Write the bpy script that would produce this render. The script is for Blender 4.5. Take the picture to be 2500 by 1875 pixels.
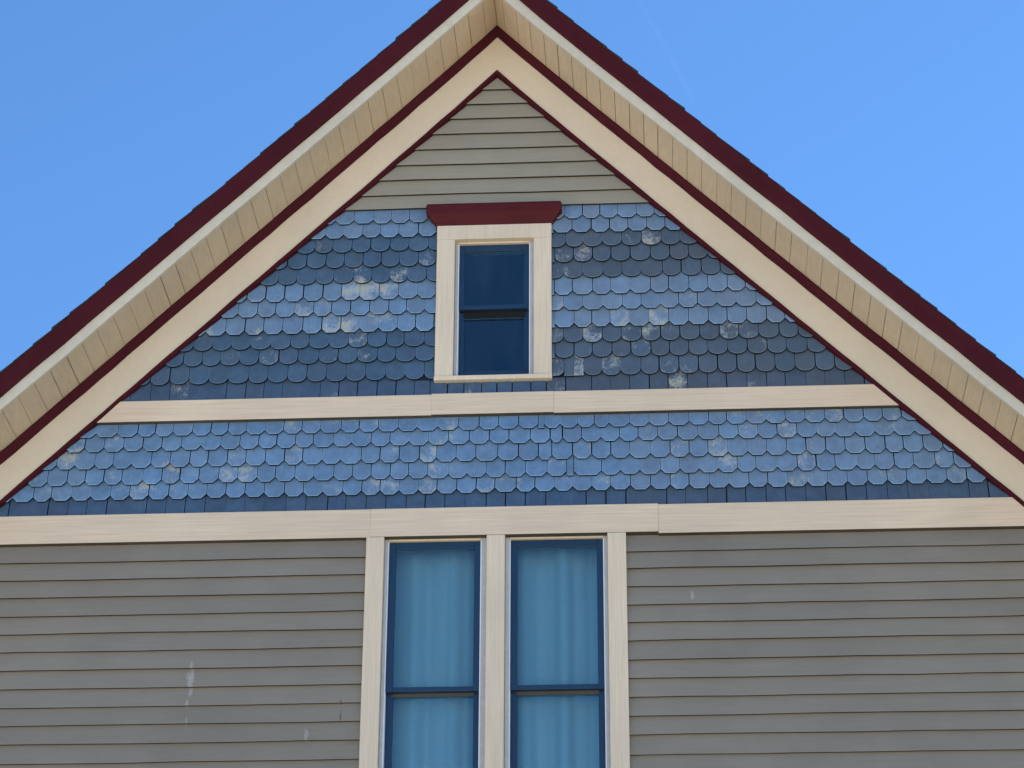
import bpy, math, random
from mathutils import Matrix, Vector

random.seed(7)
for o in list(bpy.data.objects):
    bpy.data.objects.remove(o)
scene = bpy.context.scene
COL = scene.collection

# ------------------------------------------------------------------ camera
cam_data = bpy.data.cameras.new('camera')
cam_data.sensor_fit = 'HORIZONTAL'
cam_data.sensor_width = 36.0
cam_data.lens = 36.0 * 6225.6 / 2500.0
cam_data.clip_start = 0.1
cam_data.clip_end = 30000.0
camera = bpy.data.objects.new('camera', cam_data)
COL.objects.link(camera)
RIGHT = Vector((0.9982858839506265, 0.058361040973547364, 0.004391218669153007))
DOWN = Vector((-0.022549323289294296, 0.4527802483804012, -0.8913369591213958))
FWD = Vector((-0.05400760987223265, 0.8897100851249614, 0.45332013247022535))
m = Matrix.Identity(4)
for i in range(3):
    m[i][0] = RIGHT[i]
    m[i][1] = -DOWN[i]
    m[i][2] = -FWD[i]
m[0][3], m[1][3], m[2][3] = 1.01063, -14.81006, 1.6
camera.matrix_world = m
scene.camera = camera

# ------------------------------------------------------------------ sky, sun, exposure
SUN_ELEVATION = 50.0
SUN_AZIMUTH = 60.0             # degrees clockwise from +Y: behind the gable, to the right
world = bpy.data.worlds.new('World')
scene.world = world
world.use_nodes = True
wn = world.node_tree
wn.nodes.clear()
sky = wn.nodes.new('ShaderNodeTexSky')
sky.sky_type = 'NISHITA'
sky.sun_disc = False
sky.sun_elevation = math.radians(SUN_ELEVATION)
sky.sun_rotation = math.radians(SUN_AZIMUTH)
sky.altitude = 2000.0
sky.air_density = 1.0
sky.dust_density = 0.0
sky.ozone_density = 10.0
bg = wn.nodes.new('ShaderNodeBackground')
bg.inputs['Strength'].default_value = 0.065
wo = wn.nodes.new('ShaderNodeOutputWorld')
tint = wn.nodes.new('ShaderNodeMix')          # the phone's white balance: a cleaner azure over the whole sky
tint.data_type = 'RGBA'
tint.blend_type = 'MULTIPLY'
tint.inputs[0].default_value = 1.0
tint.inputs[7].default_value = (0.90, 1.05, 1.02, 1.0)
wn.links.new(sky.outputs[0], tint.inputs[6])
wn.links.new(tint.outputs[2], bg.inputs['Color'])
wn.links.new(bg.outputs[0], wo.inputs['Surface'])

sun_data = bpy.data.lights.new('sun', 'SUN')
sun_data.energy = 4.5
sun_data.angle = math.radians(0.53)
sun_data.color = (1.0, 0.95, 0.87)
sun = bpy.data.objects.new('sun', sun_data)
COL.objects.link(sun)
el, az = math.radians(SUN_ELEVATION), math.radians(SUN_AZIMUTH)
to_sun = Vector((math.sin(az) * math.cos(el), math.cos(az) * math.cos(el), math.sin(el)))
sun.rotation_euler = (-to_sun).to_track_quat('-Z', 'Y').to_euler()
sun.location = to_sun * 60

scene.view_settings.view_transform = 'Standard'
scene.view_settings.look = 'None'
scene.view_settings.gamma = 1.0
scene.view_settings.use_curve_mapping = False
scene.view_settings.exposure = 1.9
scene.render.engine = 'CYCLES'
scene.cycles.max_bounces = 8

JOINTS_UPPER_LEFT = {
    1: [-0.964, -0.831, -0.711, -0.586],
    2: [-1.151, -1.029, -0.902, -0.779, -0.657, -0.525],
    3: [-1.221, -1.098, -0.971, -0.844, -0.713, -0.584, -0.455],
    4: [-1.401, -1.27, -1.143, -1.016, -0.894, -0.768, -0.646, -0.52],
    5: [-1.459, -1.333, -1.206, -1.085, -0.954, -0.828, -0.704, -0.59],
    6: [-1.662, -1.536, -1.41, -1.284, -1.153, -1.027, -0.906, -0.776, -0.645, -0.52],
    7: [-1.714, -1.588, -1.463, -1.337, -1.211, -1.091, -0.965, -0.835, -0.71, -0.589, -0.469],
    8: [-1.925, -1.794, -1.664, -1.538, -1.413, -1.278, -1.153, -1.023, -0.898, -0.773, -0.649, -0.529],
    9: [-2.0, -1.875, -1.749, -1.619, -1.485, -1.355, -1.23, -1.096, -0.971, -0.842, -0.718, -0.598, -0.469],
    10: [-2.06, -1.935, -1.815, -1.686, -1.561, -1.427, -1.297, -1.164, -1.034, -0.906, -0.777, -0.653, -0.524],
    11: [-2.143, -2.014, -1.884, -1.755, -1.621, -1.492, -1.363, -1.235, -1.106, -0.977, -0.849, -0.716, -0.588, -0.464],
    12: [-2.264, -2.135, -2.011, -1.882, -1.763, -1.634, -1.515, -1.391, -1.268, -1.144, -1.021, -0.898, -0.77, -0.646, -0.523, -0.424],
}
JOINTS_UPPER_RIGHT = {
    1: [0.581, 0.701, 0.82, 0.945, 1.069],
    2: [0.51, 0.64, 0.764, 0.888, 1.012, 1.136],
    3: [0.47, 0.584, 0.713, 0.842, 0.975, 1.109, 1.232, 1.356],
    4: [0.519, 0.647, 0.771, 0.899, 1.032, 1.161, 1.289],
    5: [0.454, 0.582, 0.715, 0.843, 0.971, 1.109, 1.236, 1.369],
    6: [0.512, 0.645, 0.768, 0.895, 1.027, 1.15, 1.282, 1.409, 1.536, 1.653],
    7: [0.453, 0.58, 0.712, 0.839, 0.966, 1.093, 1.211, 1.337, 1.464, 1.59, 1.722],
    8: [0.394, 0.52, 0.638, 0.759, 0.886, 1.013, 1.144, 1.275, 1.402, 1.528, 1.654, 1.784, 1.905],
    9: [0.452, 0.578, 0.705, 0.831, 0.962, 1.088, 1.214, 1.345, 1.471, 1.601, 1.727, 1.862, 1.987],
    10: [0.519, 0.64, 0.766, 0.892, 1.023, 1.144, 1.269, 1.395, 1.52, 1.65, 1.78, 1.905, 2.04],
    11: [0.455, 0.518, 0.581, 0.702, 0.822, 0.953, 1.073, 1.203, 1.328, 1.453, 1.578, 1.698, 1.827, 1.952, 2.086],
    12: [0.464, 0.633, 0.753, 0.878, 1.008, 1.128, 1.258, 1.382],
}
JOINTS_UNDER_WINDOW = [-0.308, -0.199, -0.086, 0.015, 0.115, 0.237]
JOINTS_LOWER = {
    1: [-2.602, -2.461, -2.329, -2.212, -2.095, -1.969, -1.847, -1.736, -1.614, -1.493, -1.372, -1.251, -1.13, -0.997, -0.878, -0.753, -0.623, -0.498, -0.368, -0.233, -0.098, 0.027, 0.156, 0.286, 0.323, 0.426, 0.539, 0.646, 0.743, 0.872, 1.001, 1.124, 1.258, 1.38, 1.499, 1.627, 1.75, 1.874, 2.002, 2.125, 2.248, 2.376, 2.494, 2.616],
    2: [-2.667, -2.541, -2.414, -2.288, -2.161, -2.035, -1.904, -1.778, -1.652, -1.531, -1.411, -1.29, -1.174, -1.043, -0.923, -0.799, -0.674, -0.55, -0.426, -0.296, -0.161, -0.032, 0.097, 0.232, 0.361, 0.441, 0.565, 0.688, 0.806, 0.929, 1.052, 1.181, 1.443, 1.571, 1.694, 1.817, 1.945, 2.068, 2.186, 2.313, 2.44, 2.563, 2.69, 2.812],
    3: [-2.842, -2.721, -2.594, -2.473, -2.352, -2.226, -2.1, -1.974, -1.854, -1.728, -1.607, -1.482, -1.357, -1.237, -1.111, -0.989, -0.86, -0.736, -0.612, -0.482, -0.369, -0.246, -0.117, 0.023, 0.157, 0.286, 0.371, 0.505, 0.628, 0.751, 0.874, 1.002, 1.13, 1.252, 1.373, 1.5, 1.623, 1.746, 1.873, 1.996, 2.123, 2.245, 2.372, 2.499, 2.616, 2.738, 2.864],
    4: [-2.895, -2.764, -2.648, -2.527, -2.406, -2.271, -2.15, -2.03, -1.904, -1.779, -1.654, -1.529, -1.409, -1.284, -1.16, -1.034, -0.91, -0.792, -0.668, -0.55, -0.426, -0.292, -0.174, -0.051, 0.072, 0.205, 0.339, 0.467, 0.51, 0.558, 0.691, 0.808, 0.936, 1.063, 1.191, 1.313, 1.435, 1.553, 1.675, 1.807, 1.934, 2.056, 2.178, 2.309, 2.426, 2.548, 2.674, 2.805, 2.926],
    5: [-2.977, -2.857, -2.726, -2.601, -2.475, -2.35, -2.225, -2.095, -1.97, -1.85, -1.725, -1.601, -1.476, -1.347, -1.222, -1.098, -0.971, -0.847, -0.73, -0.606, -0.483, -0.365, -0.237, -0.114, 0.008, 0.142, 0.264, 0.387, 0.504, 0.626, 0.748, 0.87, 1.003, 1.124, 1.246, 1.375, 1.498, 1.624, 1.746, 1.873, 1.994, 2.121, 2.247, 2.373, 2.499, 2.62, 2.746, 2.872, 2.997],
    6: [-3.128, -2.872, -2.742, -2.622, -2.492, -2.232, -2.108, -1.983, -1.854, -1.72, -1.6, -1.471, -1.333, -1.204, -1.064, -0.946, -0.818, -0.689, -0.561, -0.438, -0.31, -0.183, -0.049, 0.201, 0.333, 0.588, 0.715, 0.842, 1.101, 1.222, 1.358, 1.48, 1.602, 1.728, 1.854, 1.98, 2.106, 2.232, 2.363, 2.493, 2.623, 2.753, 2.878, 3.004],
}

# ------------------------------------------------------------------ materials
def nodes_of(name):
    mat = bpy.data.materials.new(name)
    mat.use_nodes = True
    nt = mat.node_tree
    nt.nodes.clear()
    out = nt.nodes.new('ShaderNodeOutputMaterial')
    return mat, nt, out

def N(nt, kind, **kw):
    n = nt.nodes.new(kind)
    for k, v in kw.items():
        if k in n.inputs:
            n.inputs[k].default_value = v
        else:
            setattr(n, k, v)
    return n

def L(nt, a, b):
    nt.links.new(a, b)

def ramp(nt, src, lo, hi, a=0.0, b=1.0):
    r = N(nt, 'ShaderNodeMapRange')
    r.inputs['From Min'].default_value = lo
    r.inputs['From Max'].default_value = hi
    r.inputs['To Min'].default_value = a
    r.inputs['To Max'].default_value = b
    L(nt, src, r.inputs['Value'])
    return r.outputs['Result']

def mix(nt, fac, a, b, blend='MIX'):
    n = N(nt, 'ShaderNodeMix', data_type='RGBA', blend_type=blend)
    for i, v in ((0, fac), (6, a), (7, b)):
        if hasattr(v, 'node'):
            L(nt, v, n.inputs[i])
        elif i == 0:
            n.inputs[0].default_value = v
        else:
            n.inputs[i].default_value = (*v, 1.0)
    return n.outputs[2]

def math_node(nt, op, a, b=0.0):
    n = N(nt, 'ShaderNodeMath', operation=op)
    for i, v in ((0, a), (1, b)):
        if hasattr(v, 'node'):
            L(nt, v, n.inputs[i])
        else:
            n.inputs[i].default_value = v
    return n.outputs[0]

def noise(nt, scale, detail=4.0, rough=0.55, stretch=(1, 1, 1), offset=(0, 0, 0), rot=(0, 0, 0)):
    geo = N(nt, 'ShaderNodeNewGeometry')
    mp = N(nt, 'ShaderNodeMapping')
    mp.inputs['Scale'].default_value = stretch
    mp.inputs['Location'].default_value = offset
    mp.inputs['Rotation'].default_value = rot
    L(nt, geo.outputs['Position'], mp.inputs['Vector'])
    n = N(nt, 'ShaderNodeTexNoise')
    n.inputs['Scale'].default_value = scale
    n.inputs['Detail'].default_value = detail
    n.inputs['Roughness'].default_value = rough
    L(nt, mp.outputs[0], n.inputs['Vector'])
    return n.outputs['Fac']

def finish(nt, out, color, rough=0.6, spec=0.35, bump=None, strength=0.15, dist=0.004):
    p = N(nt, 'ShaderNodeBsdfPrincipled')
    p.inputs['Roughness'].default_value = rough
    p.inputs['Specular IOR Level'].default_value = spec
    if hasattr(color, 'node'):
        L(nt, color, p.inputs['Base Color'])
    else:
        p.inputs['Base Color'].default_value = (*color, 1)
    if bump is not None:
        b = N(nt, 'ShaderNodeBump')
        b.inputs['Strength'].default_value = strength
        b.inputs['Distance'].default_value = dist
        L(nt, bump, b.inputs['Height'])
        L(nt, b.outputs[0], p.inputs['Normal'])
    L(nt, p.outputs[0], out.inputs['Surface'])
    return p

def scaled(c, k):
    return tuple(min(1.0, v * k) for v in c)

PALE, SOOT = (0.46, 0.43, 0.40), (0.06, 0.05, 0.045)
SIDING_MARKS = [(-1.875, 7.221, 0.012, 0.050, PALE, 0.42), (-1.875, 7.135, 0.030, 0.060, PALE, 0.52), (-1.874, 7.046, 0.014, 0.045, PALE, 0.42), (-1.887, 6.971, 0.010, 0.030, PALE, 0.45),
                (-1.885, 6.846, 0.007, 0.035, PALE, 0.35), (-1.138, 6.755, 0.014, 0.045, PALE, 0.38), (1.244, 7.626, 0.014, 0.035, PALE, 0.4),
                (-0.933, 6.968, 0.006, 0.022, SOOT, 0.65), (-0.930, 6.876, 0.006, 0.040, SOOT, 0.65)]

def paint(name, rgb, var=0.10, rough=0.6, spec=0.35, grain=(1, 1, 1), grain_scale=30.0, grain_amt=0.08,
          rot=(0, 0, 0), stain=None, stain_amt=0.0, piece=0.06, marks=()):
    """Old house paint: broad mottling, brushed grain and a slight difference from piece to piece."""
    mat, nt, out = nodes_of(name)
    c = mix(nt, ramp(nt, noise(nt, 1.7, 5.0), 0.3, 0.7), scaled(rgb, 1 - var), scaled(rgb, 1 + var))
    g = noise(nt, grain_scale, 4.0, 0.65, grain, rot=rot)
    c = mix(nt, ramp(nt, g, 0.3, 0.7, 0.0, 1.0), c, mix(nt, 1.0, c, (1 - grain_amt * 2,) * 3, 'MULTIPLY'))
    if stain:
        s = noise(nt, grain_scale * 0.45, 6.0, 0.7, grain, offset=(3.1, 0.4, 7.7), rot=rot)
        c = mix(nt, ramp(nt, s, 0.56, 0.72, 0.0, stain_amt), c, stain)
    if marks:
        geo = N(nt, 'ShaderNodeNewGeometry')
        sp = N(nt, 'ShaderNodeSeparateXYZ')
        L(nt, geo.outputs['Position'], sp.inputs[0])
        rag = noise(nt, 55.0, 6.0, 0.75, (1, 1, 0.35))
        for mx, mz, rx, rz, tone, amt in marks:
            dx = math_node(nt, 'DIVIDE', math_node(nt, 'SUBTRACT', sp.outputs[0], mx), rx)
            dz = math_node(nt, 'DIVIDE', math_node(nt, 'SUBTRACT', sp.outputs[2], mz), rz)
            d2 = math_node(nt, 'ADD', math_node(nt, 'MULTIPLY', dx, dx), math_node(nt, 'MULTIPLY', dz, dz))
            d2 = math_node(nt, 'ADD', d2, math_node(nt, 'MULTIPLY', math_node(nt, 'SUBTRACT', rag, 0.5), 5.0))
            c = mix(nt, ramp(nt, d2, 1.0, 0.3, 0.0, amt), c, tone)
    oi = N(nt, 'ShaderNodeObjectInfo')
    f = ramp(nt, oi.outputs['Random'], 0, 1, 1 - piece, 1 + piece)
    comb = N(nt, 'ShaderNodeCombineColor')
    for i in range(3):
        L(nt, f, comb.inputs[i])
    c = mix(nt, 1.0, c, comb.outputs[0], 'MULTIPLY')
    finish(nt, out, c, rough, spec, g, 0.12, 0.003)
    return mat

CREAM = (0.65, 0.54, 0.395)
M = {}
M['siding'] = paint('grey_siding_paint', (0.252, 0.214, 0.169), 0.08, 0.65, 0.3, (0.25, 1, 6), 20, 0.05, stain=(0.31, 0.27, 0.22), stain_amt=0.25, piece=0.05, marks=SIDING_MARKS)
M['peak'] = paint('paler_grey_siding_paint', (0.325, 0.288, 0.220), 0.06, 0.7, 0.25, (0.25, 1, 6), 20, 0.06, stain=(0.26, 0.23, 0.17), stain_amt=0.35, piece=0.04)  # a paler tone of the siding grey for the peak boards
M['cream'] = paint('cream_trim_paint', CREAM, 0.05, 0.55, 0.3, (1, 1, 1), 30, 0.03, piece=0.02)
M['band'] = paint('weathered_cream_band_paint', (0.715, 0.555, 0.40), 0.07, 0.65, 0.25, (0.16, 1, 6), 15, 0.09, stain=(0.54, 0.46, 0.37), stain_amt=0.45, piece=0.025)
M['casing'] = paint('cream_casing_paint', (0.725, 0.585, 0.43), 0.05, 0.6, 0.25, (6, 1, 0.2), 14, 0.08, stain=(0.62, 0.49, 0.35), stain_amt=0.4, piece=0.03)
M['soffit'] = paint('tan_soffit_paint', (0.61, 0.47, 0.325), 0.08, 0.65, 0.25, (5, 0.6, 5), 12, 0.07, stain=(0.42, 0.34, 0.25), stain_amt=0.4, piece=0.03)
M['white'] = paint('grey_white_fascia_paint', (0.60, 0.52, 0.395), 0.06, 0.6, 0.25, (1, 1, 1), 18, 0.06, stain=(0.52, 0.45, 0.34), stain_amt=0.35, piece=0.02)
M['maroon'] = paint('dark_red_trim_paint', (0.060, 0.0075, 0.012), 0.15, 0.7, 0.10, (1, 1, 1), 22, 0.08, piece=0.05)
M['sash'] = paint('deep_blue_sash_paint', (0.008, 0.036, 0.085), 0.08, 0.45, 0.4, (1, 1, 1), 25, 0.06, piece=0.04)
M['liner'] = paint('white_jamb_liner', (0.80, 0.82, 0.86), 0.03, 0.45, 0.4, (1, 1, 1), 25, 0.02, piece=0.0)
M['dark_wood'] = paint('bare_dark_sheathing', (0.035, 0.045, 0.065), 0.2, 0.8, 0.1)
M['room'] = paint('dim_room_plaster', (0.10, 0.10, 0.10), 0.1, 0.9, 0.1)

def shingle_paint(name, rgb):
    """Slate blue shingle paint. Each shingle's obj.color holds: R brightness, G scuffing, B greyness, A chalky scrape."""
    mat, nt, out = nodes_of(name)
    oi = N(nt, 'ShaderNodeObjectInfo')
    sep = N(nt, 'ShaderNodeSeparateColor')
    L(nt, oi.outputs['Color'], sep.inputs[0])
    bri, wear, grey = sep.outputs[0], sep.outputs[1], sep.outputs[2]
    base = mix(nt, ramp(nt, noise(nt, 13.0, 6.0, 0.66), 0.28, 0.72), scaled(rgb, 0.78), scaled(rgb, 1.22))
    lum = 0.3 * rgb[0] + 0.5 * rgb[1] + 0.2 * rgb[2]
    base = mix(nt, grey, base, (lum * 1.02, lum * 1.0, lum * 0.98))
    f = N(nt, 'ShaderNodeCombineColor')
    for i in range(3):
        L(nt, math_node(nt, 'MULTIPLY', bri, 2.0), f.inputs[i])
    base = mix(nt, 1.0, base, f.outputs[0], 'MULTIPLY')
    grain = noise(nt, 60.0, 3.0, 0.6, (1, 1, 0.15))
    base = mix(nt, ramp(nt, grain, 0.35, 0.7, 0.0, 0.22), base, scaled(rgb, 0.55))
    # scuffed, chalky paint where the wear is high
    s = noise(nt, 70.0, 8.0, 0.82, (1, 1, 0.55))
    s2 = noise(nt, 11.0, 3.0, 0.5, offset=(9, 1, 4))
    patch = ramp(nt, noise(nt, 3.2, 3.0, 0.5, offset=(2, 5, 1)), 0.38, 0.66)
    worn = math_node(nt, 'ADD', math_node(nt, 'MULTIPLY', wear, 0.27), math_node(nt, 'MULTIPLY', patch, 0.10))
    thr = math_node(nt, 'SUBTRACT', 0.768, worn)
    comb = math_node(nt, 'ADD', math_node(nt, 'MULTIPLY', s, 0.62), math_node(nt, 'MULTIPLY', s2, 0.38))
    d = math_node(nt, 'SUBTRACT', comb, thr)
    fac = ramp(nt, d, 0.0, 0.10, 0.0, 0.78)
    tone = mix(nt, ramp(nt, s2, 0.52, 0.66), (0.40, 0.43, 0.47), (0.46, 0.45, 0.34))
    base = mix(nt, fac, base, tone)
    finish(nt, out, base, 0.68, 0.2, grain, 0.25, 0.003)
    return mat

BLUES = {'octagonal': ('light_slate_blue', (0.138, 0.238, 0.372)), 'scalloped': ('dark_slate_blue', (0.061, 0.118, 0.192)), 'square': ('deep_slate_blue', (0.056, 0.102, 0.172))}
for k_, (nm, rgb) in BLUES.items():
    M[k_] = (shingle_paint(nm + '_paint', rgb), shingle_paint(nm + '_arris_highlight', scaled(rgb, 1.55)), paint(nm + '_edge_shade', scaled(rgb, 0.11), 0.15, 0.9, 0.05))  # arris highlight and under-butt shadow are both put into the edge colours
M['siding_edge'] = paint('butt_shadow_edge', (0.030, 0.032, 0.037), 0.2, 0.9, 0.05)  # dark shadow line of each lap, painted onto the clapboard edges
M['board_edge'] = paint('shaded_board_underside', (0.10, 0.085, 0.07), 0.2, 0.85, 0.05)  # shadow line below the band boards, put into the underside colour
M['jamb'] = paint('cool_grey_jamb_paint', (0.50, 0.475, 0.46), 0.05, 0.6, 0.25)
M['grey_rail'] = paint('grey_brown_rail', (0.085, 0.078, 0.070), 0.15, 0.7, 0.2)  # grey-brown tone for the meeting rails of the paired windows
M['cap'] = paint('red_cap_paint', (0.078, 0.0095, 0.013), 0.12, 0.65, 0.15, (0.4, 1, 2), 22, 0.10)
M['shaded_rail'] = paint('dark_brown_shaded_rail', (0.012, 0.011, 0.010), 0.15, 0.6, 0.2)  # dark brown rail with the shadow gap below the upper sash painted in

mat, nt, out = nodes_of('asphalt_roof_shingle')
g = noise(nt, 220.0, 2.0, 0.7)
c = mix(nt, ramp(nt, g, 0.3, 0.7), (0.018, 0.020, 0.026), (0.060, 0.064, 0.075))
c = mix(nt, ramp(nt, noise(nt, 3.0), 0.35, 0.65), c, mix(nt, 1.0, c, (0.7, 0.7, 0.75), 'MULTIPLY'))
finish(nt, out, c, 0.9, 0.2, g, 0.4, 0.003)
M['roofing'] = mat

mat, nt, out = nodes_of('window_glass')
tr = N(nt, 'ShaderNodeBsdfTransparent')
tr.inputs['Color'].default_value = (0.80, 0.90, 0.93, 1)
gl = N(nt, 'ShaderNodeBsdfGlossy')
gl.inputs['Roughness'].default_value = 0.03
gl.inputs['Color'].default_value = (0.55, 0.85, 1.0, 1)
wv = noise(nt, 2.5, 2.0)
b = N(nt, 'ShaderNodeBump')
b.inputs['Strength'].default_value = 0.08
b.inputs['Distance'].default_value = 0.02
L(nt, wv, b.inputs['Height'])
L(nt, b.outputs[0], gl.inputs['Normal'])
fr = N(nt, 'ShaderNodeFresnel')
fr.inputs['IOR'].default_value = 1.62
ms = N(nt, 'ShaderNodeMixShader')
L(nt, fr.outputs[0], ms.inputs[0])
L(nt, tr.outputs[0], ms.inputs[1])
L(nt, gl.outputs[0], ms.inputs[2])
du = N(nt, 'ShaderNodeBsdfDiffuse')
du.inputs['Color'].default_value = (0.52, 0.55, 0.56, 1)
dm = N(nt, 'ShaderNodeMixShader')
streak = noise(nt, 16.0, 5.0, 0.7, (1, 1, 0.18))
L(nt, ramp(nt, streak, 0.35, 0.75, 0.0, 0.024), dm.inputs[0])
L(nt, ms.outputs[0], dm.inputs[1])
L(nt, du.outputs[0], dm.inputs[2])
L(nt, dm.outputs[0], out.inputs['Surface'])
M['glass'] = mat

mat, nt, out = nodes_of('blue_curtain_cloth')
w = noise(nt, 140.0, 2.0, 0.5, (1, 1, 0.3))
c = mix(nt, ramp(nt, w, 0.3, 0.7), (0.47, 0.60, 0.63), (0.51, 0.65, 0.67))
finish(nt, out, c, 0.9, 0.1, w, 0.1, 0.002)
M['curtain'] = mat

mat, nt, out = nodes_of('bounce_lawn_paving')
geo = N(nt, 'ShaderNodeNewGeometry')
sepp = N(nt, 'ShaderNodeSeparateXYZ')
L(nt, geo.outputs['Position'], sepp.inputs[0])
gr = mix(nt, ramp(nt, noise(nt, 1.3, 6.0), 0.3, 0.7), (0.050, 0.065, 0.025), (0.09, 0.10, 0.05))
co = mix(nt, ramp(nt, noise(nt, 0.8, 6.0), 0.3, 0.7), (0.37, 0.35, 0.315), (0.44, 0.42, 0.38))
# unseen lawn and concrete laid out for bounce: dark front and right, pale elsewhere
dark_ground = math_node(nt, 'MULTIPLY', math_node(nt, 'GREATER_THAN', sepp.outputs[0], -4.6), math_node(nt, 'GREATER_THAN', sepp.outputs[1], -8.0))
finish(nt, out, mix(nt, dark_ground, co, gr), 0.9, 0.1)
M['ground'] = mat

mat, nt, out = nodes_of('ice_crystal_trail')
tr = N(nt, 'ShaderNodeBsdfTransparent')
df = N(nt, 'ShaderNodeBsdfDiffuse')
df.inputs['Color'].default_value = (0.95, 0.96, 1.0, 1)
tl = N(nt, 'ShaderNodeBsdfTranslucent')
tl.inputs['Color'].default_value = (0.95, 0.96, 1.0, 1)
ad = N(nt, 'ShaderNodeMixShader')
ad.inputs[0].default_value = 0.5
L(nt, df.outputs[0], ad.inputs[1]); L(nt, tl.outputs[0], ad.inputs[2])
ms = N(nt, 'ShaderNodeMixShader')
L(nt, ramp(nt, noise(nt, 0.012, 4.0), 0.35, 0.7, 0.001, 0.005), ms.inputs[0])
L(nt, tr.outputs[0], ms.inputs[1]); L(nt, ad.outputs[0], ms.inputs[2])
L(nt, ms.outputs[0], out.inputs['Surface'])
M['trail'] = mat

# ------------------------------------------------------------------ mesh helpers
class MB:
    def __init__(self):
        self.v, self.f = [], []
    def add(self, verts, faces):
        n = len(self.v)
        self.v += [tuple(p) for p in verts]
        self.f += [tuple(i + n for i in fc) for fc in faces]
    def box(self, x0, x1, y0, y1, z0, z1):
        self.add([(x0, y0, z0), (x1, y0, z0), (x1, y1, z0), (x0, y1, z0), (x0, y0, z1), (x1, y0, z1), (x1, y1, z1), (x0, y1, z1)],
                 [(0, 3, 2, 1), (4, 5, 6, 7), (0, 1, 5, 4), (1, 2, 6, 5), (2, 3, 7, 6), (3, 0, 4, 7)])
    def loft(self, rings, close=True):
        """Rings of equal length joined side by side, with both ends capped."""
        k = len(rings[0])
        vs = [p for r in rings for p in r]
        fs = []
        for i in range(len(rings) - 1):
            for j in range(k):
                a, b_ = i * k + j, i * k + (j + 1) % k
                fs.append((a, b_, b_ + k, a + k))
        if close:
            fs.append(tuple(range(k))[::-1])
            fs.append(tuple((len(rings) - 1) * k + j for j in range(k)))
        self.add(vs, fs)

def link(name, mb, mat, parent=None, loc=(0, 0, 0), smooth=False, bevel=0.0, slots=None):
    me = bpy.data.meshes.new(name)
    me.from_pydata([(x - loc[0], y - loc[1], z - loc[2]) for x, y, z in mb.v], [], mb.f)
    if slots:
        for pl, k_ in zip(me.polygons, slots):
            pl.material_index = k_
    me.update()
    import bmesh
    bm = bmesh.new()
    bm.from_mesh(me)
    bmesh.ops.recalc_face_normals(bm, faces=bm.faces)
    bm.to_mesh(me)
    bm.free()
    if smooth:
        for p in me.polygons:
            p.use_smooth = True
    for mm in (mat if isinstance(mat, tuple) else (mat,)):
        me.materials.append(mm)
    o = bpy.data.objects.new(name, me)
    o.location = loc
    COL.objects.link(o)
    if parent:
        o.parent = parent
    if bevel:
        md = o.modifiers.new('edge', 'BEVEL')
        md.width = bevel
        md.segments = 2
        md.limit_method = 'ANGLE'
    return o

def empty(name, parent=None):
    o = bpy.data.objects.new(name, None)
    COL.objects.link(o)
    if parent:
        o.parent = parent
    return o

def tag(o, **kw):
    for k, v in kw.items():
        o[k] = v
    return o

def clip(poly, a, b_, c):
    """Keep the part of a polygon (x, z) where a*x + b*z <= c."""
    out_ = []
    for i in range(len(poly)):
        p, q = poly[i], poly[(i + 1) % len(poly)]
        dp, dq = a * p[0] + b_ * p[1] - c, a * q[0] + b_ * q[1] - c
        if dp <= 0:
            out_.append(p)
        if (dp < 0 < dq) or (dq < 0 < dp):
            t = dp / (dp - dq)
            out_.append((p[0] + t * (q[0] - p[0]), p[1] + t * (q[1] - p[1])))
    return out_

def area(poly):
    return abs(sum(poly[i][0] * poly[(i + 1) % len(poly)][1] - poly[(i + 1) % len(poly)][0] * poly[i][1] for i in range(len(poly)))) / 2 if len(poly) > 2 else 0

RAKE = 11.532           # height at which siding and shingles tuck under the rake bead: z + |x|
def under_rake(poly, c=RAKE):
    return clip(clip(poly, 1, 1, c), -1, 1, c)

def slab(poly, front, back, chamfer=0.0):
    """A panel whose outline is poly (x, z); front(z) and back(z) give its two faces."""
    n = len(poly)
    mb = MB()
    vs = [(x, front(z), z) for x, z in poly] + [(x, back(z), z) for x, z in poly]
    fs = [tuple(range(n)), tuple(range(n, 2 * n))[::-1]]
    for i in range(n):
        j = (i + 1) % n
        fs.append((i, i + n, j + n, j))
    mb.add(vs, fs)
    return mb

# ------------------------------------------------------------------ ground
mb = MB()
R_ = 4000.0
ring = [(R_ * math.cos(2 * math.pi * i / 48), R_ * math.sin(2 * math.pi * i / 48), 0.0) for i in range(48)]
mb.add(ring + [(0, 0, 0)], [(i, (i + 1) % 48, 48) for i in range(48)])
g_ = link('ground', mb, M['ground'])
tag(g_, kind='structure')

# ------------------------------------------------------------------ the house
house = empty('house')
tag(house, label='grey clapboard house gable with blue shingle bands and dark red roof edge', category='house')

HALF = 4.02             # half width of the gable wall
DEPTH = 9.5
OPENINGS = [(-0.272, 0.254, 9.186, 10.222), (-0.690, -0.042, 5.95, 8.055), (0.076, 0.720, 5.95, 8.055)]

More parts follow.
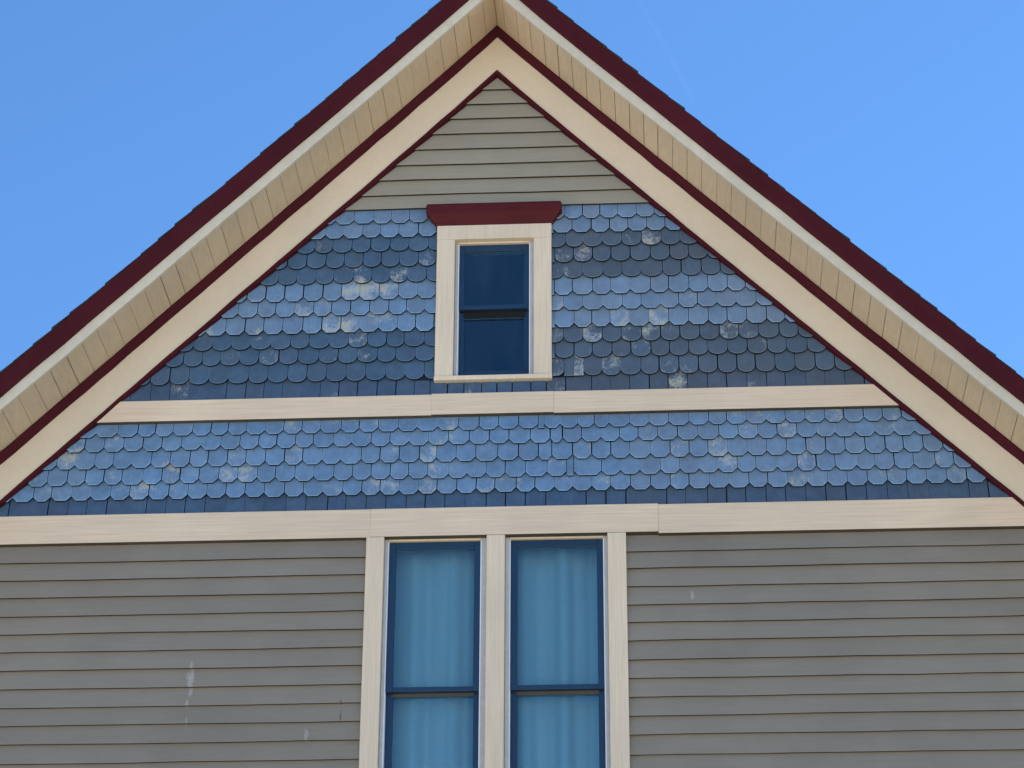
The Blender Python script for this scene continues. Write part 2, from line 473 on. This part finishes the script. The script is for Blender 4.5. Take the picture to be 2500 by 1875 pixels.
# sheathing of the walls, with holes for the windows
mb = MB()
def wall_piece(x0, x1, z0, z1):
    p = under_rake([(x0, z0), (x1, z0), (x1, z1), (x0, z1)], 11.84)
    if area(p) > 1e-5:
        s = slab(p, lambda z: 0.0, lambda z: 0.10)
        mb.add(s.v, s.f)
zs = [0.0, 5.95, 8.055, 9.186, 10.222, 11.9]
for z0, z1 in zip(zs, zs[1:]):
    cuts = sorted([(a, b_) for a, b_, c0, c1 in OPENINGS if c0 <= z0 + 1e-6 and c1 >= z1 - 1e-6])
    x = -HALF
    for a, b_ in cuts:
        wall_piece(x, a, z0, z1)
        x = b_
    wall_piece(x, HALF, z0, z1)
for s in (-1, 1):
    mb.box(s * HALF - 0.05 * (s + 1), s * HALF - 0.05 * (s - 1), 0.101, DEPTH, 0.0, 7.86)
mb.box(-HALF, HALF, DEPTH, DEPTH + 0.1, 0.0, 7.86)
mb.add([(-HALF, DEPTH + 0.05, 7.86), (HALF, DEPTH + 0.05, 7.86), (0, DEPTH + 0.05, 11.86)], [(0, 1, 2)])
wall = link('wall', mb, M['dark_wood'], house)
# floors and partitions that keep the rooms dim
mb = MB()
mb.box(-HALF + 0.1, HALF - 0.1, 0.101, DEPTH, 8.35, 8.45)
mb.box(-HALF + 0.1, HALF - 0.1, 0.101, DEPTH, 5.2, 5.3)
mb.box(-HALF + 0.1, HALF - 0.1, 3.2, 3.3, 5.3, 8.35)
mb.box(-2.4, 2.4, 3.2, 3.3, 8.45, 9.4)
link('room_partition', mb, M['room'], house)

def lap_front(z0, z1, yb, yt):
    return lambda z: yb + (yt - yb) * (z - z0) / (z1 - z0)

# --- clapboard siding -------------------------------------------------------
def clapboard(parent, x0, x1, zb, zt, rake=False, butt=0.035, mat_='siding'):
    """One board: its thick lower edge stands off the board below, its thin upper edge tucks behind the next."""
    n = max(2, int((x1 - x0) / 0.35))
    lap = 0.025
    zt2 = zt + lap
    top = [(x0, zt2), (x1, zt2)]
    wob = [random.uniform(-0.0026, 0.0026) for _ in range(n + 1)]
    bottom = [(x0 + (x1 - x0) * i / n, zb + wob[i]) for i in range(n + 1)]
    poly = bottom + top[::-1]
    if rake:
        poly = under_rake(poly)
    if area(poly) < 1e-4:
        return
    dy = random.uniform(-0.002, 0.002)
    tilt = random.uniform(-0.0008, 0.0008)
    yb = -butt + dy
    fr_ = lambda x, z: yb + tilt * x + (butt - 0.007) * (z - zb) / (zt2 - zb)
    bk_ = lambda x, z: fr_(x, z) + 0.019 - 0.014 * (z - zb) / (zt2 - zb)
    k = len(poly)
    mbl = MB()
    vs = [(x, fr_(x, z), z) for x, z in poly] + [(x, bk_(x, z), z + (0.002 if z < zb + 0.01 else 0)) for x, z in poly]
    fs = [tuple(range(k)), tuple(range(k, 2 * k))[::-1]] + [(i, i + k, (i + 1) % k + k, (i + 1) % k) for i in range(k)]
    mbl.add(vs, fs)
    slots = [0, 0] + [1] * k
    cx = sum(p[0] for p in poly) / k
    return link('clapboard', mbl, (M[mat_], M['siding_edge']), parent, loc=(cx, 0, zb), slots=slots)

def backing(name, x0, x1, z0, z1, parent=house):
    p = under_rake([(x0, z0), (x1, z0), (x1, z1), (x0, z1)], RAKE - 0.004)
    return link(name, slab(p, lambda z: -0.003, lambda z: -0.0005), M['dark_wood'], parent)

peak = backing('siding', -1.2, 1.2, 10.50, 11.6)
GABLE_LAPS = [10.4789, 10.5887, 10.7057, 10.8233, 10.9451, 11.0676, 11.1875, 11.3015, 11.4195, 11.54]
for zb, zt in zip(GABLE_LAPS, GABLE_LAPS[1:]):
    clapboard(peak, -1.3, 1.3, zb, zt, rake=True, mat_='peak')

LAPS_LEFT = [8.060, 7.9271, 7.8081, 7.6873, 7.5649, 7.4434, 7.3221, 7.1998, 7.0784, 6.9552, 6.8359, 6.7149, 6.5922, 6.470, 6.348, 6.226, 6.104, 5.98]
LAPS_RIGHT = [8.056, 7.9315, 7.8156, 7.6929, 7.5712, 7.4527, 7.3326, 7.2080, 7.0850, 6.9621, 6.8430, 6.7223, 6.5955, 6.473, 6.351, 6.229, 6.107, 5.98]
for laps, x0, x1 in ((LAPS_LEFT, -HALF, -0.806), (LAPS_RIGHT, 0.839, HALF)):
    sid = link('siding', slab([(x0, 5.95), (x1, 5.95), (x1, 8.06), (x0, 8.06)], lambda z: -0.003, lambda z: -0.0005), M['dark_wood'], house)
    for zt, zb in zip(laps, laps[1:]):
        clapboard(sid, x0, x1, zb, zt - (0.03 if zt > 8.04 else 0.0))
# the storey below the picture: laps joined into one skin
mb = MB()
z = 5.98
while z > 0.3:
    for x0, x1 in (((-HALF, HALF),) if z < 5.85 else ((-HALF, -0.806), (0.839, HALF))):
        mb.add([(x0, -0.03, z - 0.122), (x1, -0.03, z - 0.122), (x1, -0.007, z), (x0, -0.007, z), (x0, 0, z - 0.122), (x1, 0, z - 0.122)],
               [(0, 1, 2, 3), (0, 4, 5, 1)])
    z -= 0.122
tag(link('lower_siding', mb, M['siding'], house), kind='stuff')
for s in (-1, 1):
    mb = MB()
    mb.box(s * (HALF + 0.02) - 0.06, s * (HALF + 0.02) + 0.06, -0.050, 0.08, 0.0, 8.0)
    link('corner_board', mb, M['band'], house, bevel=0.003)
    mb = MB()
    z = 7.9
    while z > 0.3:
        mb.add([(s * (HALF + 0.032), 0.081, z - 0.122), (s * (HALF + 0.032), DEPTH, z - 0.122), (s * (HALF + 0.008), DEPTH, z), (s * (HALF + 0.008), 0.081, z),
                (s * HALF, 0.081, z - 0.122), (s * HALF, DEPTH, z - 0.122)], [(0, 1, 2, 3), (0, 4, 5, 1)])
        z -= 0.122
    tag(link('side_siding', mb, M['siding'], house), kind='stuff')

# --- shingles ---------------------------------------------------------------
def outline(kind, x0, x1, zb, zt):
    w = x1 - x0
    if kind == 'octagonal':
        cx, cz = min(0.030, w * 0.27), 0.034
        return [(x0 + cx, zb), (x1 - cx, zb), (x1, zb + cz), (x1, zt), (x0, zt), (x0, zb + cz)]
    if kind == 'scalloped':
        d = min(0.053, w * 0.46)
        pts = []
        for i in range(11):
            a = math.pi + math.pi * i / 10
            ca, sa = math.cos(a), math.sin(a)
            e = 0.95
            px = math.copysign(abs(ca) ** e, ca)
            pz = -abs(sa) ** e
            pts.append(((x0 + x1) / 2 + w / 2 * px, zb + d + d * pz))
        return pts + [(x1, zt), (x0, zt)]
    return [(x0, zb), (x1, zb), (x1, zt), (x0, zt)]

def shingle(parent, kind, x0, x1, zb, zt, above, wear, tint=0.5, grey=0.0, xclip=None):
    gap = random.choice((0.0010, 0.002, 0.004, 0.006, 0.0075, 0.0095))
    j = random.uniform(-0.0022, 0.0022)
    narrow = x1 - x0 < 0.075
    if narrow:
        gap = 0.0008
    poly = outline('square' if narrow else kind, x0 + gap / 2, x1 - gap / 2, zb + j, zt)
    poly = under_rake(poly)
    if xclip and len(poly) > 2:
        for side, lim in xclip:
            poly = clip(poly, side, 0, side * lim)
            if len(poly) < 3:
                return
    if area(poly) < 2e-4:
        return
    dy = random.uniform(-0.0015, 0.0015)
    yb, yt = -0.0450 + dy, -0.0090
    ex = above
    fr_ = lambda z: yb + (yt - yb) * (z - zb) / ex
    bk_ = lambda z: fr_(z) + 0.0180 - 0.0140 * min(1, max(0, (z - zb) / ex))
    # a narrow paler arris round the face, an edge highlight put into its colour
    cx = sum(p[0] for p in poly) / len(poly)
    cz = sum(p[1] for p in poly) / len(poly)
    k = len(poly)
    mbl = MB()
    inner = []
    for x, z in poly:
        d = math.hypot(x - cx, z - cz) or 1
        inner.append((x - (x - cx) / d * 0.0040, z - (z - cz) / d * 0.0040))
    vs = [(x, fr_(z), z) for x, z in inner] + [(x, fr_(z) + 0.0025, z) for x, z in poly] + [(x, bk_(z) + 0.0005, z) for x, z in poly]
    fs = [tuple(range(k))]
    for lev in (0, 1):
        for i in range(k):
            a, b_ = lev * k + i, lev * k + (i + 1) % k
            fs.append((a, a + k, b_ + k, b_))
    mbl.add(vs, fs)
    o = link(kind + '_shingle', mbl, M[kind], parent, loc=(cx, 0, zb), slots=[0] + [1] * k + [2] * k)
    o.color = (tint, wear, grey, 1)
    return o

def wear_at(x, z, kind, lower):
    if lower:
        p = 0.50 if x < -0.35 else (0.24 if x < 0.95 else 0.52)
        return random.uniform(0.5, 0.88) if random.random() < p else random.uniform(0.0, 0.42)
    if kind == 'scalloped':
        p = 0.30
        return random.uniform(0.5, 0.95) if random.random() < p else random.uniform(0.0, 0.45)
    return random.uniform(0.45, 0.9) if random.random() < 0.16 else random.uniform(0.0, 0.3)

def extend(js, lo, hi, pitch=0.1265):
    js = list(js)
    while js[0] > lo:
        js.insert(0, js[0] - pitch * random.uniform(0.96, 1.04))
    while js[-1] < hi:
        js.append(js[-1] + pitch * random.uniform(0.96, 1.04))
    return js

upper = link('shingle_band', slab(under_rake([(-2.6, 9.06), (2.6, 9.06), (2.6, 10.49), (-2.6, 10.49)], RAKE - 0.004), lambda z: -0.0045, lambda z: -0.0005), M['dark_wood'], house)
# the backing has the attic window cut out of it
me = upper.data
ux = [(-2.6, -0.30), (0.285, 2.6)]
mb = MB()
for x0, x1 in ux:
    s = slab(under_rake([(x0, 9.06), (x1, 9.06), (x1, 10.49), (x0, 10.49)], RAKE - 0.004), lambda z: -0.003, lambda z: -0.0005)
    mb.add(s.v, s.f)
s = slab([(-0.299, 9.06), (0.284, 9.06), (0.284, 9.17), (-0.299, 9.17)], lambda z: -0.003, lambda z: -0.0005)
mb.add(s.v, s.f)
me.clear_geometry()
me.from_pydata(mb.v, [], mb.f)
me.update()

UPPER_ROWS = [10.3647, 10.256, 10.1453, 10.0284, 9.9065, 9.7805, 9.6658, 9.535, 9.4218, 9.3093, 9.1761, 9.050]
UPPER_KIND = ['octagonal'] * 2 + ['scalloped'] * 3 + ['octagonal'] * 3 + ['scalloped'] * 3 + ['square']
for r, (zb, kind) in enumerate(zip(UPPER_ROWS, UPPER_KIND), 1):
    prev = UPPER_ROWS[r - 2] if r > 1 else 10.485
    zt = (prev + 0.052) if r > 1 else 10.492
    ex = zt - zb
    reach = RAKE - zb + 0.1
    edgeL, edgeR = -0.385, 0.366            # the casing hides the cut ends
    jl = extend(JOINTS_UPPER_LEFT[r], -reach, -0.40)
    jr = extend(JOINTS_UPPER_RIGHT[r], 0.40, reach)
    if jr[0] > 0.37:
        jr.insert(0, 0.32)
    if r == 12:
        js = extend(JOINTS_UPPER_LEFT[r], -reach, -0.424) + JOINTS_UNDER_WINDOW + extend(JOINTS_UPPER_RIGHT[r], 0.34, reach)
        sets = [(js, None)]
    else:
        sets = [(jl, [(1, edgeL)]), (jr, [(-1, edgeR)])]
    for js, xc in sets:
        for a, b_ in zip(js, js[1:]):
            xm = (a + b_) / 2
            w = wear_at(xm, zb, kind, False)
            if r == 8 and -1.15 < xm < -0.85:
                w = 0.95
            if r in (6, 7) and -0.98 < xm < -0.6 and random.random() < 0.6:
                w = 0.95
            gy = random.uniform(0.06, 0.24) + (0.18 if (kind != 'octagonal' and xm > 0.3) else 0) + (0.12 if xm > 0.3 else 0)
            zt_ = 9.178 if (r == 12 and -0.50 < xm < 0.50) else zt
            shingle(upper, kind, a, b_, zb, zt_, ex, w, random.uniform(0.465, 0.54), gy, xc)

lower = link('shingle_band', slab(under_rake([(-3.5, 8.24), (3.5, 8.24), (3.5, 8.93), (-3.5, 8.93)], RAKE - 0.004), lambda z: -0.003, lambda z: -0.0005), M['dark_wood'], house)
LOWER_ROWS = [8.8024, 8.6989, 8.5775, 8.4619, 8.354, 8.236]
LOWER_KIND = ['octagonal'] * 5 + ['square']
for r, (zb, kind) in enumerate(zip(LOWER_ROWS, LOWER_KIND), 1):
    prev = LOWER_ROWS[r - 2] if r > 1 else 8.90
    zt = (prev + 0.052) if r > 1 else 8.915
    reach = RAKE - zb + 0.1
    js = extend([q for q in JOINTS_LOWER[r] if abs(q - 0.558) > 1e-6], -reach, reach)
    for a, b_ in zip(js, js[1:]):
        if b_ - a > 0.2 and (kind != 'square' or random.random() < 0.4):
            cut = [a, (a + b_) / 2, b_]
        else:
            cut = [a, b_]
        for p, q in zip(cut, cut[1:]):
            xm = (p + q) / 2
            gy = random.uniform(0.0, 0.14) + (0.15 if xm > 0.9 else 0.0)
            w = wear_at(xm, zb, kind, True) * (0.5 if kind == 'square' else 1.0)
            shingle(lower, kind, p, q, zb, zt, zt - zb, w, random.uniform(0.465, 0.54), gy)

# --- band boards --------------------------------------------------------------
def board(name, x0, x1, y0, y1, z0, z1, mat_, parent, rake=False, bevel=0.0012, slope=0.0):
    mb_ = MB()
    zl = slope
    poly = [(x0, z0), (x1, z0 + zl), (x1, z1 + zl), (x0, z1)]
    if rake:
        poly = under_rake(poly)
    s_ = slab(poly, lambda z: y0, lambda z: y1)
    mb_.add(s_.v, s_.f)
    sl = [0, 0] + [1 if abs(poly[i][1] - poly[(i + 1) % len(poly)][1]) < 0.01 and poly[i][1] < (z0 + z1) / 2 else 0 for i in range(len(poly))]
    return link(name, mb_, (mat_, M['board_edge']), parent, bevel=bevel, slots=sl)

for x0, x1, z0, z1, yf in ((-2.75, -0.4095, 8.9055, 9.0555, -0.052), (-0.4092, 0.3850, 8.909, 9.060, -0.0545), (0.3853, 2.75, 8.9045, 9.0600, -0.052)):
    board('band_board', x0, x1, yf, -0.001, z0, z1, M['band'], house, True)
for x0, x1, z0, z1, yf in ((-3.6, -0.782, 8.052, 8.2470, -0.052), (-0.7817, 1.0440, 8.0545, 8.2475, -0.0545), (1.0443, 3.6, 8.0440, 8.2430, -0.052)):
    board('band_board', x0, x1, yf, -0.001, z0, z1, M['band'], house, True)

# --- rake trim along both slopes ------------------------------------------------
def rake_prism(name, s, profile, xe, mat_, parent, x_from=0.0, seg=1, wob=0.0, smooth=False):
    """profile: (c, y) pairs with c = z + |x|; runs from the ridge down to |x| = xe, mitred at the ridge."""
    rings = []
    for i in range(seg + 1):
        u = x_from + (xe - x_from) * i / seg
        dz = random.uniform(-wob, wob) if 0 < i < seg else 0.0
        dz += 0.022 * math.exp(-u / 0.30)
        rings.append([(s * u, y, c - u + dz) for c, y in profile])
    mb_ = MB()
    mb_.loft(rings)
    return link(name, mb_, mat_, parent)

XE = 4.40
trim = empty('rake_trim', house)
for s in (-1, 1):
    rake_prism('frieze_board', s, [(11.53, -0.001), (11.53, -0.050), (11.84, -0.050), (11.84, -0.001)], 3.95, M['cream'], trim, seg=22, wob=0.0015)
    rake_prism('rake_bead', s, [(11.506, -0.001), (11.506, -0.054), (11.514, -0.062), (11.540, -0.062), (11.550, -0.0505), (11.550, -0.001)], 3.95, M['maroon'], trim, seg=40, wob=0.003)
    rake_prism('bed_molding', s, [(11.822, -0.0495), (11.822, -0.060), (11.834, -0.063), (11.850, -0.067), (11.868, -0.078), (11.880, -0.088), (11.896, -0.090), (11.899, -0.0495)],
               3.95, M['maroon'], trim, seg=44, wob=0.004)

# --- roof: deck, fascia, soffit boards, shingle courses -----------------------------
OUT = -0.495
roof = empty('roof', house)
for s in (-1, 1):
    rake_prism('roof_deck', s, [(11.925, -0.488), (12.12, -0.488), (12.12, DEPTH + 0.4), (11.925, DEPTH + 0.4)], XE, M['dark_wood'], roof, seg=20)
    rake_prism('fascia_board', s, [(11.889, -0.489), (11.889, -0.516), (12.10, -0.516), (12.10, -0.489)], XE + 0.03, M['white'], roof, seg=26, wob=0.004)
    rake_prism('rake_molding', s, [(11.984, -0.5165), (11.984, -0.532), (12.006, -0.538), (12.095, -0.546), (12.143, -0.556), (12.143, -0.5165)], XE + 0.05, M['maroon'], roof, seg=26, wob=0.004)

soffit = empty('soffit', house)
def soffit_board(s, u0, u1):
    dz = random.uniform(-0.0015, 0.0015)
    ya, yb = -0.4885, -0.05
    gap = random.choice((0.0004, 0.0007, 0.0012, 0.0018))
    ch = random.choice((0.0015, 0.0025, 0.004))
    a0, a1 = u0 + gap, u1 - gap
    pts = [(a0, 0.012), (a0, ch), (a0 + ch, 0.0), (a1 - ch, 0.0), (a1, ch), (a1, 0.012)]
    lift = lambda u: 11.900 - u + 0.022 * math.exp(-u / 0.30) + dz
    mb_ = MB()
    mb_.loft([[(s * u, ya, lift(u) + h) for u, h in pts], [(s * u, yb, lift(u) + h) for u, h in pts]])
    return link('soffit_board', mb_, M['soffit'], soffit, loc=(s * (u0 + u1) / 2, 0, 11.9 - (u0 + u1) / 2))

for s, ph in ((-1, 0.074), (1, 0.059)):
    u = 0.0
    nxt = ph
    while u < XE - 0.02:
        soffit_board(s, u, min(nxt, XE))
        u = nxt
        nxt = u + 0.0953 * random.uniform(0.97, 1.03)

def roof_course(s, u0, u1):
    """One course of asphalt shingles across the roof; its thick butt at u1, its head under the course above."""
    yf = -0.562 + random.uniform(-0.006, 0.004)
    t = random.uniform(0.007, 0.017)
    j = random.uniform(-0.004, 0.004)
    mb_ = MB()
    base = 12.139
    sag = lambda u: 0.022 * math.exp(-u / 0.30)
    c0, c1 = base + 0.001, base + 0.004 + random.uniform(0, 0.003)
    prof = [(u0, c0), (u0, c0 + 0.004), (u1 + j, c1 + t), (u1 + j, c1)]
    mb_.loft([[(s * u, y, c - u + sag(u)) for u, c in prof] for y in (yf, DEPTH + 0.45)])
    return link('roof_shingle', mb_, M['roofing'], roof)
for s, ph in ((-1, 0.023), (1, 0.010)):
    u = ph
    while u < XE + 0.07:
        roof_course(s, max(0.0, u - 0.106 - 0.035), u)
        u += 0.1062 * random.uniform(0.9, 1.1)
mb = MB()
for k in range(48):
    y0 = -0.575 + k * 0.22
    mb.loft([[(-0.13, y, 12.055), (0, y, 12.19), (0.13, y, 12.055), (0.13, y, 12.068), (0, y, 12.203 + dz), (-0.13, y, 12.068)] for y, dz in ((y0, 0.0), (y0 + 0.215, 0.008))])
tag(link('ridge_cap', mb, M['roofing'], roof), kind='stuff')
for s in (-1, 1):
    mb = MB()
    rr = []
    for y in (-0.49, DEPTH + 0.4):
        rr.append([(s * (XE + 0.002), y, 12.13 - XE), (s * (XE + 0.025), y, 12.13 - XE), (s * (XE + 0.025), y, 11.87 - XE), (s * (XE + 0.002), y, 11.87 - XE)])
    mb.loft(rr)
    link('eave_board', mb, M['maroon'], roof)
    mb = MB()
    mb.box(min(s * HALF, s * XE), max(s * HALF, s * XE), -0.04, DEPTH + 0.4, 11.93 - XE - 0.02, 11.93 - XE)
    link('eave_soffit', mb, M['soffit'], house)

# --- windows --------------------------------------------------------------------
def sash(parent, x0, x1, z0, z1, gx0, gx1, gz0, gz1, y0, y1):
    """Frame with mitred inner slope round the glass (putty line)."""
    mb_ = MB()
    mb_.box(x0, gx0, y0, y1, z0, z1)
    mb_.box(gx1, x1, y0, y1, z0, z1)
    mb_.box(gx0, gx1, y0, y1, z0, gz0)
    mb_.box(gx0, gx1, y0, y1, gz1, z1)
    o = link('sash', mb_, M['sash'], parent, bevel=0.003)
    ym = y0 + 0.016
    mb_ = MB()
    mb_.box(gx0 + 0.0005, gx1 - 0.0005, ym, ym + 0.004, gz0 + 0.0005, gz1 - 0.0005)
    link('pane', mb_, M['glass'], parent)
    return o

def window(label, ox0, ox1, oz0, oz1, sx0, sx1, gx0, gx1, zt, glass_top, rail, low_top, low_bot, glass_bot, yb=0.018, rail_paint='shaded_rail'):
    w = empty('window', house)
    tag(w, label=label)
    # jambs, head and inner stops
    lw = 0.0075
    for a, b_ in ((ox0, sx0 - lw), (sx1 + lw, ox1)):
        mb_ = MB(); mb_.box(a, b_, -0.004, 0.16, oz0, oz1); link('jamb', mb_, M['jamb'], w, bevel=0.003)
    mb_ = MB(); mb_.box(sx0 - lw + 0.0005, sx1 + lw - 0.0005, -0.004, 0.16, zt + 0.0005, oz1); link('head_jamb', mb_, M['casing'], w, bevel=0.003)
    mb_ = MB(); mb_.box(sx0 - lw + 0.0005, sx0 - 0.0005, yb - 0.012, 0.12, oz0, zt); link('jamb_liner', mb_, M['liner'], w)
    mb_ = MB(); mb_.box(sx1 + 0.0005, sx1 + lw - 0.0005, yb - 0.012, 0.12, oz0, zt); link('jamb_liner', mb_, M['liner'], w)
    sash(w, sx0, sx1, rail, zt, gx0, gx1, rail + 0.030, glass_top, yb, yb + 0.036)
    # the lower sash sits a plane further in; the attic meeting rail has the shadow gap in its colour
    sash(w, sx0 + 0.002, sx1 - 0.002, low_bot, rail + 0.001, gx0, gx1, glass_bot, low_top, yb + 0.046, yb + 0.080)
    mb_ = MB(); mb_.box(sx0 + 0.002, sx1 - 0.002, yb + 0.0375, yb + 0.080, rail + 0.002, rail + 0.032); link('meeting_rail', mb_, M[rail_paint], w)
    mb_ = MB(); mb_.box(gx0 - 0.004, gx1 + 0.004, yb + 0.040, yb + 0.0455, low_top - 0.002, rail + 0.0015); link('meeting_rail', mb_, M[rail_paint], w)
    return w

def casing(parent, name, x0, x1, z0, z1, y0=-0.052):
    mb_ = MB(); mb_.box(x0, x1, y0, -0.0005, z0, z1)
    return link(name, mb_, M['casing'], parent, bevel=0.004)

w1 = window('narrow attic window between the shingles under a dark red cap', -0.272, 0.254, 9.186, 10.222, -0.247, 0.222, -0.211, 0.186,
            10.2085, 10.160, 9.720, 9.678, 9.212, 9.281)
casing(w1, 'casing', -0.394, -0.273, 9.187, 10.2185)
casing(w1, 'casing', 0.255, 0.374, 9.187, 10.2185)
casing(w1, 'head_casing', -0.395, 0.3745, 10.2195, 10.327)
mb = MB(); mb.box(-0.396, 0.376, -0.066, 0.10, 9.153, 9.1855); link('sill', mb, M['casing'], w1, bevel=0.004)
# dark red cap: a flaring crown with returned ends
mb = MB()
rings = []
for z, ext, y in ((10.3275, 0.000, -0.055), (10.336, 0.003, -0.058), (10.342, 0.010, -0.063), (10.398, 0.056, -0.096), (10.404, 0.064, -0.104), (10.455, 0.066, -0.106), (10.459, 0.060, -0.100), (10.470, 0.060, -0.100)):
    rings.append([(-0.402 - ext, -0.0005, z), (-0.402 - ext, y, z), (0.380 + ext, y, z), (0.380 + ext, -0.0005, z)])
mb.loft(rings)
link('window_cap', mb, M['cap'], w1, bevel=0.002)

w2 = window('tall curtained window, the left one of the pair', -0.690, -0.042, 5.95, 8.0550, -0.664, -0.083, -0.620, -0.122,
            8.0425, 7.990, 7.040, 7.021, 5.97, 6.05, rail_paint='grey_rail')
casing(w2, 'casing', -0.805, -0.691, 5.95, 8.0550)
w3 = window('tall curtained window, the right one of the pair', 0.076, 0.720, 5.95, 8.0550, 0.108, 0.691, 0.151, 0.651,
            8.0425, 7.990, 7.042, 7.022, 5.97, 6.05, rail_paint='grey_rail')
casing(w3, 'casing', 0.721, 0.8385, 5.95, 8.0550)
casing(house, 'mullion', -0.041, 0.075, 5.95, 8.0550)
mb = MB(); mb.box(-0.85, 0.885, -0.085, 0.10, 5.90, 5.949); link('sill', mb, M['casing'], house, bevel=0.004)

# --- curtains -------------------------------------------------------------------
def curtain(x0, x1, label, ph):
    mb_ = MB()
    nx, nz = 90, 12
    vs = []
    for j in range(nz + 1):
        z_ = 5.96 + (8.27 - 5.96) * j / nz
        for i in range(nx + 1):
            t = i / nx
            x = x0 + (x1 - x0) * t
            flare = 1.0 - 0.35 * j / nz
            y = 0.225 + flare * (0.034 * math.sin(2 * math.pi * (2.3 * t + ph)) + 0.009 * math.sin(2 * math.pi * (4.3 * t * (1 + 0.25 * t) + 2.1 * ph) + 0.5 * j / nz)
                                 + 0.0010 * math.sin(2 * math.pi * 9 * t * (1 + 0.2 * t) + ph * 9)) - 0.030 * math.exp(-((t - 0.53) / 0.10) ** 2)
            vs.append((x, y, z_))
    fs = [(j * (nx + 1) + i, j * (nx + 1) + i + 1, (j + 1) * (nx + 1) + i + 1, (j + 1) * (nx + 1) + i) for j in range(nz) for i in range(nx)]
    mb_.add(vs, fs)
    o = link('curtain', mb_, M['curtain'], smooth=True)
    md = o.modifiers.new('cloth', 'SOLIDIFY')
    md.thickness = 0.002
    tag(o, label=label, category='curtain', group='curtains in the paired windows')
    return o
curtain(-0.68, -0.05, 'pale blue folded curtain behind the left window of the pair', 0.18)
curtain(0.085, 0.71, 'pale blue folded curtain behind the right window of the pair', 0.42)

# ------------------------------------------------------------------ contrail
def ray_point(px, py, dist):
    d = FWD * 6225.6 + RIGHT * (px - 1250) + DOWN * (py - 937.5)
    return Vector((1.01, -14.8, 1.6)) + d.normalized() * dist
path = [ray_point(1500, -140, 5200), ray_point(1559, 0, 5200), ray_point(1602, 75, 5250), ray_point(1643, 150, 5300), ray_point(1680, 220, 5350), ray_point(1716, 290, 5400)]
mb = MB()
rings = []
for i, p in enumerate(path):
    q = path[min(i + 1, len(path) - 1)] - path[max(i - 1, 0)]
    q.normalize()
    sx = q.cross(Vector((0, 0, 1))).normalized()
    sy = q.cross(sx)
    r_ = 5.0 if i < len(path) - 1 else 2.0
    rings.append([p + (sx * math.cos(a) + sy * math.sin(a)) * r_ for a in (2 * math.pi * k / 10 for k in range(10))])
mb.loft(rings)
t = link('contrail', mb, M['trail'], smooth=True)
tag(t, label='faint thin white contrail in the blue sky right of the ridge', category='contrail')
